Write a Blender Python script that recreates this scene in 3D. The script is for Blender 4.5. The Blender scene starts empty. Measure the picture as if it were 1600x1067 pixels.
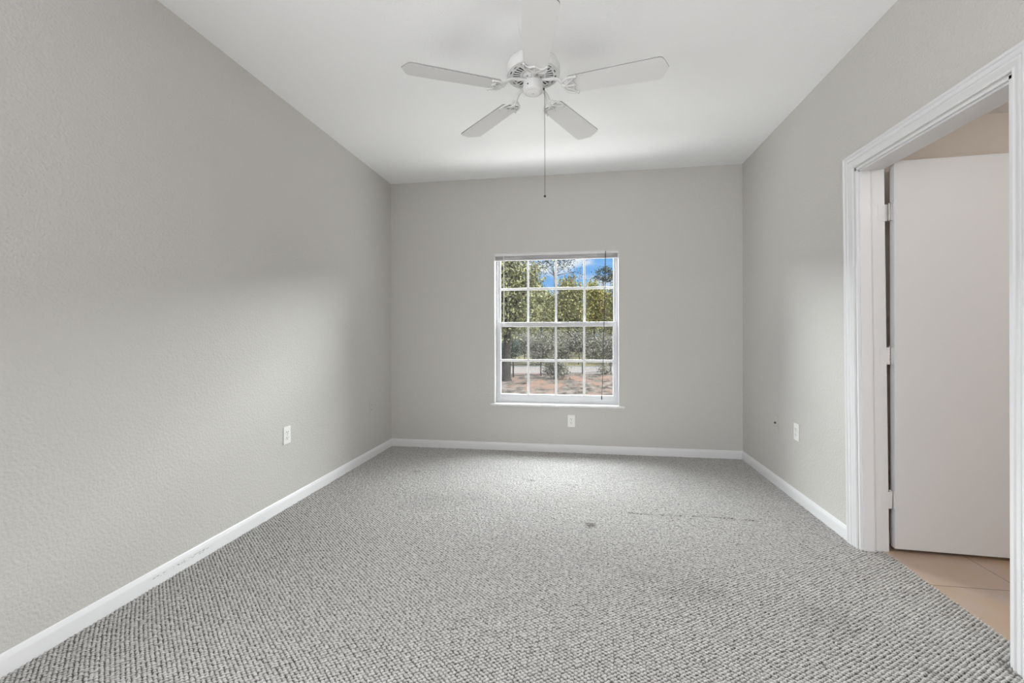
import bpy, bmesh, math, random
import numpy as np
from mathutils import Vector, Matrix, noise

SC = bpy.context.scene
COL = SC.collection
PI = math.pi

# ------------------------------------------------------------------ camera
CAM_H = 1.165
YAW, ROLL, FPX, VSH = -0.1541, -0.0025, 693.4255, -11.5454
_r0 = Vector((math.cos(YAW), -math.sin(YAW), 0)); _f = Vector((math.sin(YAW), math.cos(YAW), 0)); _u0 = _r0.cross(_f)
CR = _r0*math.cos(ROLL) + _u0*math.sin(ROLL)
CU = -_r0*math.sin(ROLL) + _u0*math.cos(ROLL)
cd = bpy.data.cameras.new('camera')
cam = bpy.data.objects.new('camera', cd)
COL.objects.link(cam)
cd.sensor_width = 36.0
cd.lens = FPX/1600*36
cd.shift_y = VSH/1600
cd.clip_start = 0.02
cd.clip_end = 500
m = Matrix.Identity(4)
for i in range(3):
    m[i][0] = CR[i]; m[i][1] = CU[i]; m[i][2] = -_f[i]
m[2][3] = CAM_H
cam.matrix_world = m
SC.camera = cam

def at(px, py, d):
    """a point at true depth d (metres) along a sight line of the survey camera"""
    return Vector((0, 0, CAM_H)) + d*(_f + CR*((px-800)/FPX) + CU*((533.5+VSH-py)/FPX))

# ------------------------------------------------------------------ colour management
SC.view_settings.view_transform = 'Standard'
SC.view_settings.look = 'None'
SC.view_settings.exposure = 0.0
SC.view_settings.gamma = 1.0
SC.view_settings.use_curve_mapping = False
cy = SC.cycles
cy.use_denoising = True
cy.denoiser = 'OPENIMAGEDENOISE'
cy.denoising_input_passes = 'RGB_ALBEDO_NORMAL'
cy.denoising_prefilter = 'ACCURATE'
cy.max_bounces = 14
cy.diffuse_bounces = 8
cy.glossy_bounces = 4
cy.transparent_max_bounces = 16
cy.caustics_reflective = False
cy.caustics_refractive = False
cy.sample_clamp_indirect = 6.0

# ------------------------------------------------------------------ sky
SKY_HIGH = 4.2
w = bpy.data.worlds.new('sky'); SC.world = w; w.use_nodes = True
nt = w.node_tree; nt.nodes.clear()
N = nt.nodes.new; L = nt.links.new
out = N('ShaderNodeOutputWorld'); bg = N('ShaderNodeBackground'); L(bg.outputs[0], out.inputs[0])
tc = N('ShaderNodeTexCoord'); sep = N('ShaderNodeSeparateXYZ'); L(tc.outputs['Generated'], sep.inputs[0])
mp = N('ShaderNodeMapping'); mp.inputs['Scale'].default_value = (1, 1, 2.2); mp.inputs['Location'].default_value = (0.28, 0.1, 0.05)
L(tc.outputs['Generated'], mp.inputs[0])
no = N('ShaderNodeTexNoise'); no.inputs['Scale'].default_value = 7.0; no.inputs['Detail'].default_value = 5
L(mp.outputs[0], no.inputs['Vector'])
cr = N('ShaderNodeValToRGB'); cr.color_ramp.elements[0].position = 0.49; cr.color_ramp.elements[1].position = 0.61
L(no.outputs[0], cr.inputs[0])
mix = N('ShaderNodeMix'); mix.data_type = 'RGBA'
mix.inputs[6].default_value = (0.20, 0.48, 0.92, 1); mix.inputs[7].default_value = (0.86, 0.90, 0.98, 1)
L(cr.outputs[0], mix.inputs[0])
hr = N('ShaderNodeMapRange'); hr.interpolation_type = 'SMOOTHSTEP'
hr.inputs['From Min'].default_value = 0.17; hr.inputs['From Max'].default_value = 0.42
L(sep.outputs[2], hr.inputs[0])
mix2 = N('ShaderNodeMix'); mix2.data_type = 'RGBA'
mix2.inputs[7].default_value = (SKY_HIGH*0.97, SKY_HIGH*0.99, SKY_HIGH*1.02, 1)
L(hr.outputs[0], mix2.inputs[0]); L(mix.outputs[2], mix2.inputs[6])
L(mix2.outputs[2], bg.inputs[0]); bg.inputs[1].default_value = 1.0
w.cycles.sampling_method = 'MANUAL'; w.cycles.sample_map_resolution = 512

# ------------------------------------------------------------------ sun and large lights
def lamp(name, typ, loc, energy, color=(1, 1, 1), rot=(0, 0, 0), **kw):
    d = bpy.data.lights.new(name, typ); d.energy = energy; d.color = color
    for k, v in kw.items(): setattr(d, k, v)
    o = bpy.data.objects.new(name, d); COL.objects.link(o); o.location = loc; o.rotation_euler = rot
    return o
SUN_DIR = Vector((0.55, -0.42, 0.72)).normalized()
sun = lamp('sun', 'SUN', (8, -2, 12), 10.0, (1.0, 0.95, 0.86), angle=0.01)
sun.rotation_euler = SUN_DIR.to_track_quat('Z', 'Y').to_euler()

# room shell dimensions
XL, XR, YB, YR, ZC = -1.968, 1.487, 4.41, -1.60, 2.742
XH = 1.620                                     # hall face of the right wall
WX0, WX1, WZ0, WZ1 = -0.866, 0.365, 0.465, 1.978   # window opening
RX0, RX1, RZ0, RZ1 = 0.80, 1.42, 0.10, 2.30        # added tall window behind the camera, for a fill lamp
SY0, SY1, SZ0, SZ1 = -0.85, 0.35, 0.50, 2.30       # added opening in the left wall, made for fill light
DY0, DY1, DZ = 1.795, 2.680, 2.066             # door opening
lean = lambda z: (z-1.07)/2.14*0.034           # the far jamb is a little out of plumb
HY, HZ = 2.770, 2.350                          # hall end wall, hall ceiling

# area lamps: sky above the back window, then lamps added as fill
lamp('sky_over_window', 'AREA', (-0.45, 6.1, 3.75), 1000.0, (0.95, 0.98, 1.0), rot=(-math.radians(52), 0, 0), shape='RECTANGLE', size=3.4, size_y=1.9)
lamp('low_sky_fill', 'AREA', (-0.3, 9.5, 3.62), 3900.0, (0.97, 0.99, 1.0), rot=(-math.radians(80), 0, 0), shape='RECTANGLE', size=13.0, size_y=1.5)  # added lamp above the visible sky, no cloud there; lifts the side walls
lamp('ground_bounce_lamp', 'AREA', ((WX0+WX1)/2, 5.22, -0.22), 260.0, (1.0, 0.99, 0.97), rot=(-math.radians(160), 0, 0), shape='RECTANGLE', size=5.0, size_y=0.7)  # lamp added below the window, standing in for light off the ground
lamp('rear_fill_lamp', 'AREA', ((RX0+RX1)/2, YR+0.01, (RZ0+RZ1)/2), 25.0, (0.985, 0.99, 1.0), rot=(PI/2, 0, 0), shape='RECTANGLE', size=RX1-RX0, size_y=RZ1-RZ0)  # fill from behind the camera, placed in an added window
lamp('side_fill_lamp', 'AREA', (XL+0.01, (SY0+SY1)/2, (SZ0+SZ1)/2), 63.0, (0.985, 0.99, 1.0), rot=(PI/2, 0, -PI/2), shape='RECTANGLE', size=SY1-SY0, size_y=SZ1-SZ0)  # room fill lamp, set into the added left-wall opening

# ------------------------------------------------------------------ helpers
def mat(name, color, rough=0.6, metal=0.0, spec=0.5):
    mt = bpy.data.materials.new(name); mt.use_nodes = True
    b = mt.node_tree.nodes['Principled BSDF']
    b.inputs['Base Color'].default_value = (*color, 1)
    b.inputs['Roughness'].default_value = rough
    b.inputs['Metallic'].default_value = metal
    b.inputs['Specular IOR Level'].default_value = spec
    return mt
def nodes(mt):
    t = mt.node_tree
    return t, t.nodes.new, t.links.new, t.nodes['Principled BSDF']
def bump(mt, scale, strength, dist=0.002, detail=3.0, kind='noise'):
    t, N, L, b = nodes(mt)
    tc = N('ShaderNodeTexCoord'); nz = N('ShaderNodeTexNoise'); nz.inputs['Scale'].default_value = scale; nz.inputs['Detail'].default_value = detail
    L(tc.outputs['Object'], nz.inputs['Vector'])
    bp = N('ShaderNodeBump'); bp.inputs['Strength'].default_value = strength; bp.inputs['Distance'].default_value = dist
    L(nz.outputs[0], bp.inputs['Height']); L(bp.outputs[0], b.inputs['Normal'])
    return mt
def mottle(mt, c1, c2, scale, detail=4, lo=0.35, hi=0.65):
    t, N, L, b = nodes(mt)
    tc = N('ShaderNodeTexCoord'); nz = N('ShaderNodeTexNoise'); nz.inputs['Scale'].default_value = scale; nz.inputs['Detail'].default_value = detail
    L(tc.outputs['Object'], nz.inputs['Vector'])
    r = N('ShaderNodeValToRGB'); r.color_ramp.elements[0].position = lo; r.color_ramp.elements[1].position = hi
    r.color_ramp.elements[0].color = (*c1, 1); r.color_ramp.elements[1].color = (*c2, 1)
    L(nz.outputs[0], r.inputs[0]); L(r.outputs[0], b.inputs['Base Color'])
    return mt

M = {}
M['wall'] = bump(mat('greige_wall_paint', (0.575, 0.560, 0.535), 0.55, spec=0.35), 85, 1.0, 0.0032, 3)
M['ceiling'] = bump(mat('white_ceiling_paint', (0.90, 0.905, 0.915), 0.8, spec=0.2), 90, 0.5, 0.002, 4)
M['hall'] = bump(mat('beige_hall_paint', (0.74, 0.68, 0.62), 0.6, spec=0.3), 130, 0.4, 0.0015)
M['trim'] = mat('white_semi_gloss_trim', (0.73, 0.73, 0.74), 0.34)
M['door'] = mat('white_door_paint', (0.72, 0.72, 0.725), 0.42)
M['vinyl'] = mat('white_window_vinyl', (0.62, 0.62, 0.635), 0.4, spec=.35)
M['muntin'] = mat('white_grille_bars', (0.78, 0.78, 0.785), 0.4, spec=.35)
M['sill'] = mottle(mat('white_marble', (0.85, 0.85, 0.85), 0.25), (0.72, 0.72, 0.72), (0.80, 0.80, 0.80), 14)
M['fan'] = mat('white_fan_enamel', (0.73, 0.73, 0.73), 0.42, spec=0.3)
M['edge_shade'] = mat('shaded_blade_edge', (0.30, 0.30, 0.30), 0.6)
M['fan_blade'] = mat('white_fan_blade', (0.77, 0.77, 0.77), 0.6, spec=0.2)
M['dark'] = mat('dark_void', (0.04, 0.04, 0.042), 0.6)
M['chain'] = mat('aged_brass_chain', (0.10, 0.085, 0.07), 0.45, 0.6)
M['plate'] = mat('white_outlet_plastic', (0.84, 0.84, 0.82), 0.3)
M['painted_plate'] = bump(mat('painted_over_plate', (0.575, 0.555, 0.525), 0.5), 130, 0.3, 0.001)
M['hole'] = mat('slot_black', (0.06, 0.06, 0.06), 0.5)
M['steel'] = mat('bare_steel', (0.45, 0.44, 0.42), 0.35, 0.9)
M['slat'] = mat('blind_slat_vinyl', (0.62, 0.61, 0.62), 0.45)
M['cord'] = mat('blind_cord_dark', (0.05, 0.06, 0.07), 0.7)
M['wand'] = mat('clear_white_wand', (0.82, 0.82, 0.80), 0.2)
M['fence'] = mat('black_fence_powder_coat', (0.030, 0.030, 0.032), 0.45)
M['bark'] = mottle(mat('grey_oak_bark', (0.05, 0.045, 0.04), 0.9), (.012, .011, .011), (.036, .033, .031), 6)
M['facade'] = mat('stucco_facade', (0.60, 0.57, 0.50), 0.8)

# --- thin glass
g = bpy.data.materials.new('window_glass'); g.use_nodes = True
t = g.node_tree; t.nodes.clear(); N = t.nodes.new; L = t.links.new
o_ = N('ShaderNodeOutputMaterial'); mx = N('ShaderNodeMixShader'); tr = N('ShaderNodeBsdfTransparent'); gl = N('ShaderNodeBsdfGlossy'); fr = N('ShaderNodeFresnel')
ge = N('ShaderNodeNewGeometry'); mr = N('ShaderNodeMapRange'); mr.inputs[3].default_value = 1.45; mr.inputs[4].default_value = 1/1.45; L(ge.outputs['Backfacing'], mr.inputs[0]); L(mr.outputs[0], fr.inputs[0])   # same reflectance from either face
gl.inputs['Roughness'].default_value = 0.02; tr.inputs[0].default_value = (0.97, 0.985, 0.98, 1)
L(fr.outputs[0], mx.inputs[0]); L(tr.outputs[0], mx.inputs[1]); L(gl.outputs[0], mx.inputs[2]); L(mx.outputs[0], o_.inputs[0]); M['glass'] = g
# --- insect screen: fine grey mesh, mostly open
g = bpy.data.materials.new('insect_screen_mesh'); g.use_nodes = True
t = g.node_tree; t.nodes.clear(); N = t.nodes.new; L = t.links.new
o_ = N('ShaderNodeOutputMaterial'); mx = N('ShaderNodeMixShader'); tr = N('ShaderNodeBsdfTransparent'); df = N('ShaderNodeBsdfDiffuse')
df.inputs[0].default_value = (0.06, 0.06, 0.065, 1); mx.inputs[0].default_value = 0.20
L(tr.outputs[0], mx.inputs[1]); L(df.outputs[0], mx.inputs[2]); L(mx.outputs[0], o_.inputs[0]); M['screen'] = g

# --- baseboard with scuffs near the left front
def scuffed():
    mt = mat('white_baseboard_scuffed', (0.80, 0.80, 0.81), 0.32)
    t, N, L, b = nodes(mt)
    tc = N('ShaderNodeTexCoord'); mp = N('ShaderNodeMapping'); mp.inputs['Scale'].default_value = (1, 55, 210)
    L(tc.outputs['Object'], mp.inputs[0])
    nz = N('ShaderNodeTexNoise'); nz.inputs['Scale'].default_value = 1.0; nz.inputs['Detail'].default_value = 2; L(mp.outputs[0], nz.inputs['Vector'])
    sp = N('ShaderNodeSeparateXYZ'); L(tc.outputs['Object'], sp.inputs[0])
    def band(sock, lo, hi, soft):
        a = N('ShaderNodeMapRange'); a.inputs[1].default_value = lo; a.inputs[2].default_value = lo+soft; L(sock, a.inputs[0])
        c = N('ShaderNodeMapRange'); c.inputs[1].default_value = hi-soft; c.inputs[2].default_value = hi; c.inputs[3].default_value = 1; c.inputs[4].default_value = 0; L(sock, c.inputs[0])
        k = N('ShaderNodeMath'); k.operation = 'MULTIPLY'; L(a.outputs[0], k.inputs[0]); L(c.outputs[0], k.inputs[1]); return k.outputs[0]
    k = N('ShaderNodeMath'); k.operation = 'MULTIPLY'; L(band(sp.outputs[1], 1.66, 2.20, 0.12), k.inputs[0]); L(band(sp.outputs[2], 0.022, 0.050, 0.008), k.inputs[1])
    k2 = N('ShaderNodeMath'); k2.operation = 'MULTIPLY'; L(k.outputs[0], k2.inputs[0]); L(nz.outputs[0], k2.inputs[1])
    r = N('ShaderNodeValToRGB'); r.color_ramp.elements[0].position = 0.55; r.color_ramp.elements[1].position = 0.62
    r.color_ramp.elements[0].color = (0.80, 0.80, 0.81, 1); r.color_ramp.elements[1].color = (0.26, 0.26, 0.27, 1)
    L(k2.outputs[0], r.inputs[0]); L(r.outputs[0], b.inputs['Base Color'])
    return mt
M['scuffed'] = scuffed()

# --- hall tiles: 0.45 m ceramic squares with thin grout
def tiles():
    mt = mat('terracotta_beige_tile', (0.5, 0.4, 0.3), 0.28)
    t, N, L, b = nodes(mt)
    tc = N('ShaderNodeTexCoord'); sp = N('ShaderNodeSeparateXYZ'); L(tc.outputs['Object'], sp.inputs[0])
    def grout(sock, off):
        a = N('ShaderNodeMath'); a.operation = 'SUBTRACT'; a.inputs[1].default_value = off; L(sock, a.inputs[0])
        d = N('ShaderNodeMath'); d.operation = 'PINGPONG'; d.inputs[1].default_value = 0.2265; L(a.outputs[0], d.inputs[0])
        c = N('ShaderNodeMath'); c.operation = 'LESS_THAN'; c.inputs[1].default_value = 0.0025; L(d.outputs[0], c.inputs[0]); return c.outputs[0]
    k = N('ShaderNodeMath'); k.operation = 'MAXIMUM'; L(grout(sp.outputs[0], 1.979), k.inputs[0]); L(grout(sp.outputs[1], 2.331), k.inputs[1])
    nz = N('ShaderNodeTexNoise'); nz.inputs['Scale'].default_value = 5; nz.inputs['Detail'].default_value = 5; L(tc.outputs['Object'], nz.inputs['Vector'])
    r = N('ShaderNodeValToRGB'); r.color_ramp.elements[0].position = 0.35; r.color_ramp.elements[1].position = 0.7
    r.color_ramp.elements[0].color = (0.45, 0.325, 0.225, 1); r.color_ramp.elements[1].color = (0.45, 0.36, 0.31, 1)
    L(nz.outputs[0], r.inputs[0])
    mxx = N('ShaderNodeMix'); mxx.data_type = 'RGBA'; mxx.inputs[7].default_value = (0.17, 0.13, 0.10, 1)
    L(k.outputs[0], mxx.inputs[0]); L(r.outputs[0], mxx.inputs[6]); L(mxx.outputs[2], b.inputs['Base Color'])
    bp = N('ShaderNodeBump'); bp.inputs['Strength'].default_value = 0.6; bp.inputs['Distance'].default_value = 0.002; bp.invert = True
    L(k.outputs[0], bp.inputs['Height']); L(bp.outputs[0], b.inputs['Normal'])
    return mt
M['tile'] = tiles()

# --- loop-pile carpet: yarn tone per loop plus a few stains
CARPET = (0.500, 0.493, 0.482)
def carpet():
    mt = mat('loop_pile_carpet', CARPET, 0.95, spec=0.1)
    t, N, L, b = nodes(mt)
    fl = N('ShaderNodeAttribute'); fl.attribute_name = 'yarn'
    r = N('ShaderNodeMix'); r.data_type = 'RGBA'
    r.inputs[6].default_value = (CARPET[0]*0.88, CARPET[1]*0.87, CARPET[2]*0.86, 1); r.inputs[7].default_value = (CARPET[0]*1.12, CARPET[1]*1.12, CARPET[2]*1.12, 1)
    L(fl.outputs['Fac'], r.inputs[0])
    bk = N('ShaderNodeAttribute'); bk.attribute_name = 'backing_shade'
    m0 = N('ShaderNodeMix'); m0.data_type = 'RGBA'; m0.inputs[7].default_value = (0.070, 0.068, 0.064, 1)
    L(bk.outputs['Fac'], m0.inputs[0]); L(r.outputs[2], m0.inputs[6])
    st = N('ShaderNodeAttribute'); st.attribute_name = 'stain'
    m2 = N('ShaderNodeMix'); m2.data_type = 'RGBA'; m2.inputs[7].default_value = (0.10, 0.095, 0.085, 1)
    L(st.outputs['Fac'], m2.inputs[0]); L(m0.outputs[2], m2.inputs[6]); L(m2.outputs[2], b.inputs['Base Color'])
    return mt
M['carpet'] = carpet()

def tag(o, label=None, cat=None, group=None, kind=None):
    if label: o['label'] = label
    if cat: o['category'] = cat
    if group: o['group'] = group
    if kind: o['kind'] = kind
    return o
def empty(name, loc, label=None, cat=None, group=None, kind=None, rot=(0, 0, 0)):
    o = bpy.data.objects.new(name, None); COL.objects.link(o); o.location = loc; o.rotation_euler = rot
    o.empty_display_size = 0.05
    return tag(o, label, cat, group, kind)

class MB:
    """collects shapes, then links them as one mesh object"""
    def __init__(s): s.bm = bmesh.new()
    def box(s, x0, x1, y0, y1, z0, z1, bev=0.0):
        t = bmesh.new(); bmesh.ops.create_cube(t, size=1)
        for v in t.verts:
            v.co = Vector((x0 if v.co.x < 0 else x1, y0 if v.co.y < 0 else y1, z0 if v.co.z < 0 else z1))
        if bev: bmesh.ops.bevel(t, geom=t.edges[:], offset=bev, segments=2, affect='EDGES', profile=0.5)
        return s._add(t)
    def _add(s, t, mtx=None):
        if mtx is not None: t.transform(mtx)
        me = bpy.data.meshes.new('tmp'); t.to_mesh(me); t.free(); s.bm.from_mesh(me); bpy.data.meshes.remove(me); return s
    def faces(s, verts, faces):
        vs = [s.bm.verts.new(v) for v in verts]
        for f in faces:
            try: s.bm.faces.new([vs[i] for i in f])
            except ValueError: pass
        return s
    def prism(s, outline, axis, a, b):
        """outline: 2D points in the plane normal to axis (0=x: (y,z); 1=y: (x,z); 2=z: (x,y))"""
        def P(p, h): return ((h, p[0], p[1]), (p[0], h, p[1]), (p[0], p[1], h))[axis]
        n = len(outline); vs = [P(p, a) for p in outline] + [P(p, b) for p in outline]
        fs = [list(range(n))[::-1], list(range(n, 2*n))] + [[i, (i+1) % n, n+(i+1) % n, n+i] for i in range(n)]
        return s.faces(vs, fs)
    def lathe(s, prof, n=48, c=(0, 0, 0), cap=False):
        """prof: (r, z) pairs"""
        rings = []
        for r, z in prof:
            if r < 1e-6: rings.append([s.bm.verts.new((c[0], c[1], c[2]+z))])
            else: rings.append([s.bm.verts.new((c[0]+r*math.cos(2*PI*k/n), c[1]+r*math.sin(2*PI*k/n), c[2]+z)) for k in range(n)])
        for A, B in zip(rings, rings[1:]):
            for k in range(n):
                q = [A[k % len(A)], A[(k+1) % len(A)], B[(k+1) % len(B)], B[k % len(B)]]
                q2 = []
                for v in q:
                    if v not in q2: q2.append(v)
                if len(q2) > 2:
                    try: s.bm.faces.new(q2)
                    except ValueError: pass
        return s
    def tube(s, pts, rad, n=8, sx=1.0, caps=True):
        """rad: number or list; swept round the polyline"""
        pts = [Vector(p) for p in pts]; R = rad if isinstance(rad, (list, tuple)) else [rad]*len(pts)
        rings = []; up = None
        for i, p in enumerate(pts):
            d = (pts[min(i+1, len(pts)-1)] - pts[max(i-1, 0)]).normalized()
            if up is None: up = Vector((0, 0, 1)) if abs(d.z) < 0.9 else Vector((1, 0, 0))
            a = d.cross(up).normalized(); b = a.cross(d).normalized(); up = b
            rings.append([s.bm.verts.new(p + (a*math.cos(2*PI*k/n)*sx + b*math.sin(2*PI*k/n))*R[i]) for k in range(n)])
        for A, B in zip(rings, rings[1:]):
            for k in range(n): s.bm.faces.new([A[k], A[(k+1) % n], B[(k+1) % n], B[k]])
        if caps: s.bm.faces.new(rings[0][::-1]); s.bm.faces.new(rings[-1])
        return s
    def ball(s, c, r, n=10, sz=1.0):
        t = bmesh.new(); bmesh.ops.create_uvsphere(t, u_segments=n, v_segments=max(4, n//2+1), radius=r)
        return s._add(t, Matrix.Translation(c) @ Matrix.Diagonal((1, 1, sz, 1)))
    def xf(s, mtx): s.bm.transform(mtx); return s
    def build(s, name, m, parent=None, smooth=None, bevel=0.0, fix=True):
        if fix: bmesh.ops.recalc_face_normals(s.bm, faces=s.bm.faces[:])
        me = bpy.data.meshes.new(name); s.bm.to_mesh(me); s.bm.free()
        o = bpy.data.objects.new(name, me); COL.objects.link(o)
        if m is not None: me.materials.append(m)
        if smooth is not None:
            me.shade_smooth(); me.set_sharp_from_angle(angle=math.radians(smooth))
        if bevel:
            md = o.modifiers.new('bevel', 'BEVEL'); md.width = bevel; md.segments = 2; md.limit_method = 'ANGLE'
        if parent is not None: o.parent = parent
        return o
def struct(mb, name, m, parent=None, **kw):
    o = mb.build(name, m, parent, **kw)
    if parent is None: o['kind'] = 'structure'
    return o

# ================================================================== THE ROOM SHELL
# back wall, with the window opening
mb = MB()
T = YB+0.16
F = [(XL-.15, 0-.1), (XR+.133, 0-.1), (XR+.133, ZC+.1), (XL-.15, ZC+.1)]; Hh = [(WX0, WZ0), (WX1, WZ0), (WX1, WZ1), (WX0, WZ1)]
vs = [(x, YB, z) for x, z in F+Hh] + [(x, T, z) for x, z in F+Hh]
fs = []
for i in range(4):
    j = (i+1) % 4
    fs += [[i, j, 4+j, 4+i], [8+i, 8+j, 12+j, 12+i], [4+i, 4+j, 12+j, 12+i], [i, j, 8+j, 8+i]]
struct(mb.faces(vs, fs), 'wall_back', M['wall'])
# rear wall behind the camera, with the added fill-light opening
mb = MB()
F = [(XL-.15, -.1), (XR+.133, -.1), (XR+.133, ZC+.1), (XL-.15, ZC+.1)]; Hh = [(RX0, RZ0), (RX1, RZ0), (RX1, RZ1), (RX0, RZ1)]
vs = [(x, YR, z) for x, z in F+Hh] + [(x, YR-.16, z) for x, z in F+Hh]
struct(mb.faces(vs, fs), 'wall_rear', M['wall'])
F = [(YR, -.1), (YB, -.1), (YB, ZC+.1), (YR, ZC+.1)]; Hh = [(SY0, SZ0), (SY1, SZ0), (SY1, SZ1), (SY0, SZ1)]
vs = [(XL, y, z) for y, z in F+Hh] + [(XL-.15, y, z) for y, z in F+Hh]
struct(MB().faces(vs, fs), 'wall_left', M['wall'])
# right wall with the doorway
o1 = [(YR, -.1), (DY0, -.1), (DY0, DZ), (DY1+lean(DZ), DZ), (DY1+lean(-.1), -.1), (YB, -.1), (YB, ZC+.1), (YR, ZC+.1)]
struct(MB().prism(o1, 0, XR, XH), 'wall_right', M['wall'])
struct(MB().box(XL-.15, XR+.133, YR-.16, YB+.16, ZC, ZC+.12), 'ceiling', M['ceiling'])

# hall beyond the doorway
struct(MB().box(XH, 3.4, HY, HY+.1, -.1, HZ+.1), 'wall_hall_end', M['hall'])
struct(MB().box(3.3, 3.4, 0.6, HY, -.1, HZ+.1), 'wall_hall_far', M['hall'])
struct(MB().box(XH, 3.4, 0.5, 0.6, -.1, HZ+.1), 'wall_hall_near', M['hall'])
struct(MB().box(XH, 3.4, 0.5, HY+.1, HZ, HZ+.1), 'ceiling_hall', M['ceiling'])
struct(MB().box(XR+.112, 3.4, 0.5, HY, -.1, -.003), 'floor_hall', M['tile'])

# ------------------------------------------------------------------ carpet: real loops, lattice at +-52 degrees to the room
def build_carpet():
    rng = np.random.default_rng(7)
    X0, X1, Y0, Y1 = XL+0.001, XR+0.120, 1.05, YB-0.001
    st = 0.0034
    nx = int((X1-X0)/st)+1; ny = int((Y1-Y0)/st)+1
    xs = np.linspace(X0, X1, nx); ys = np.linspace(Y0, Y1, ny)
    X, Y = np.meshgrid(xs, ys)
    # gentle wander of the rows
    wob = 0.0028*np.sin(X*5.1+Y*2.3) + 0.0020*np.sin(Y*9.7-X*3.1+1.0)
    wob2 = 0.0026*np.sin(X*4.3-Y*3.9+2.0) + 0.0018*np.sin(X*11.0+Y*1.7)
    a1, a2 = math.radians(-49.5), math.radians(54.5)        # row directions from the room's long axis
    s = 0.0136                                               # spacing between rows
    p = ((X+wob)*math.cos(a1) - (Y+wob2)*math.sin(a1))/s     # across family 1
    q = ((X+wob)*math.cos(a2) - (Y+wob2)*math.sin(a2))/s     # across family 2
    ip = np.floor(p).astype(np.int64); iq = np.floor(q).astype(np.int64)
    h = ((ip*73856093) ^ (iq*19349663)) & 0xffff
    tab = rng.random(65536).astype(np.float32); tab2 = rng.random(65536).astype(np.float32); tab3 = rng.random(65536).astype(np.float32)
    r1, r2, r3 = tab[h], tab2[h], tab3[h]
    fp = p-ip-0.5 + (r2-.5)*0.18; fq = q-iq-0.5 + (r3-.5)*0.18
    d2 = (fp*2)**2*0.82 + (fq*2)**2*1.0
    Z = np.sqrt(np.clip(1.12-d2, 0.0, None))
    Z = 0.0105*(0.80+0.30*r1)*Z - 0.0108
    yarn = np.clip(0.5 + (r3-.5)*0.9, 0, 1)
    back = np.clip((d2-0.53)/0.34, 0, 1)                     # dark base cloth, with gap shade painted onto the loop flanks
    # stains
    S = np.zeros_like(X)
    def blob(cx, cy, rx, ry, amt, seed):
        g_ = np.random.default_rng(seed)
        for k in range(7):
            ox, oy = g_.normal(0, .5, 2); rr = g_.uniform(.22, .5)
            d = ((X-cx-ox*rx)/(rx*rr))**2 + ((Y-cy-oy*ry)/(ry*rr))**2
            S[:] = np.maximum(S, amt*np.exp(-d))
    blob(0.064, 2.745, .045, .060, .62, 1); blob(-.395, 3.52, .05, .03, .55, 2); blob(-.089, 3.46, .03, .03, .5, 3)
    blob(1.19, 1.735, .022, .025, .5, 4); blob(0.845, 1.705, .008, .012, .9, 5); blob(-1.40, 3.60, .05, .03, .45, 6)
    blob(1.470, 1.80, .016, .035, .85, 8); blob(1.0, 1.95, .12, .08, .18, 9); blob(-.9, 3.0, .3, .2, .12, 10); blob(.5, 2.1, .2, .12, .12, 11)
    # snagged seam running toward the doorway
    yc = 2.980 - 0.010*np.sin((X-.29)*9) - (X-.29)*.010
    seam = np.exp(-((Y-yc)/.006)**2)*np.clip((X-.28)/.03, 0, 1)*np.clip((1.13-X)/.03, 0, 1)*(0.35+0.65*(np.sin(X*37)+np.sin(X*61+1)+1.2 > 0.9))
    S = np.maximum(S, .75*seam)
    S = S*(0.55+0.9*r1)
    S = np.clip(S, 0, .95)
    co = np.empty((ny*nx, 3), np.float32); co[:, 0] = X.ravel(); co[:, 1] = Y.ravel(); co[:, 2] = Z.ravel()
    idx = np.arange(ny*nx, dtype=np.int32).reshape(ny, nx)
    keep = np.ones((ny-1, nx-1), bool)
    xc = .5*(xs[:-1]+xs[1:]); ycn = .5*(ys[:-1]+ys[1:])
    keep[np.ix_((ycn < DY0-.002) | (ycn > DY1+.006), xc > XR+.002)] = False      # only the doorway reaches past the wall
    Q = np.stack([idx[:-1, :-1][keep], idx[:-1, 1:][keep], idx[1:, 1:][keep], idx[1:, :-1][keep]], 1)
    yarnv, Sv, backv = yarn.ravel().astype(np.float32), S.ravel().astype(np.float32), back.ravel().astype(np.float32)
    # plain part toward the rear, out of sight
    b0 = len(co)
    co = np.vstack([co, np.array([(XL, YR, -.003), (XR, YR, -.003), (XR, Y0, -.003), (XL, Y0, -.003)], np.float32)])
    Q = np.vstack([Q, np.array([[b0, b0+1, b0+2, b0+3]], np.int32)])
    yarnv = np.append(yarnv, [.5]*4).astype(np.float32); Sv = np.append(Sv, [0]*4).astype(np.float32); backv = np.append(backv, [0.2]*4).astype(np.float32)
    used = np.zeros(len(co), bool); used[Q.ravel()] = True
    remap = np.cumsum(used)-1; co = co[used]; Q = remap[Q].astype(np.int32); yarnv = yarnv[used]; Sv = Sv[used]; backv = backv[used]
    me = bpy.data.meshes.new('floor')
    me.vertices.add(len(co)); me.vertices.foreach_set('co', co.ravel())
    me.loops.add(Q.size); me.loops.foreach_set('vertex_index', Q.ravel())
    me.polygons.add(len(Q)); me.polygons.foreach_set('loop_start', np.arange(0, Q.size, 4, dtype=np.int32))
    me.update(calc_edges=True)
    for nm, v in (('yarn', yarnv), ('stain', Sv), ('backing_shade', backv)):
        a = me.attributes.new(nm, 'FLOAT', 'POINT'); a.data.foreach_set('value', v)
    me.shade_smooth()
    me.materials.append(M['carpet'])
    o = bpy.data.objects.new('floor', me); COL.objects.link(o); o['kind'] = 'structure'
    return o
build_carpet()

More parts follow.
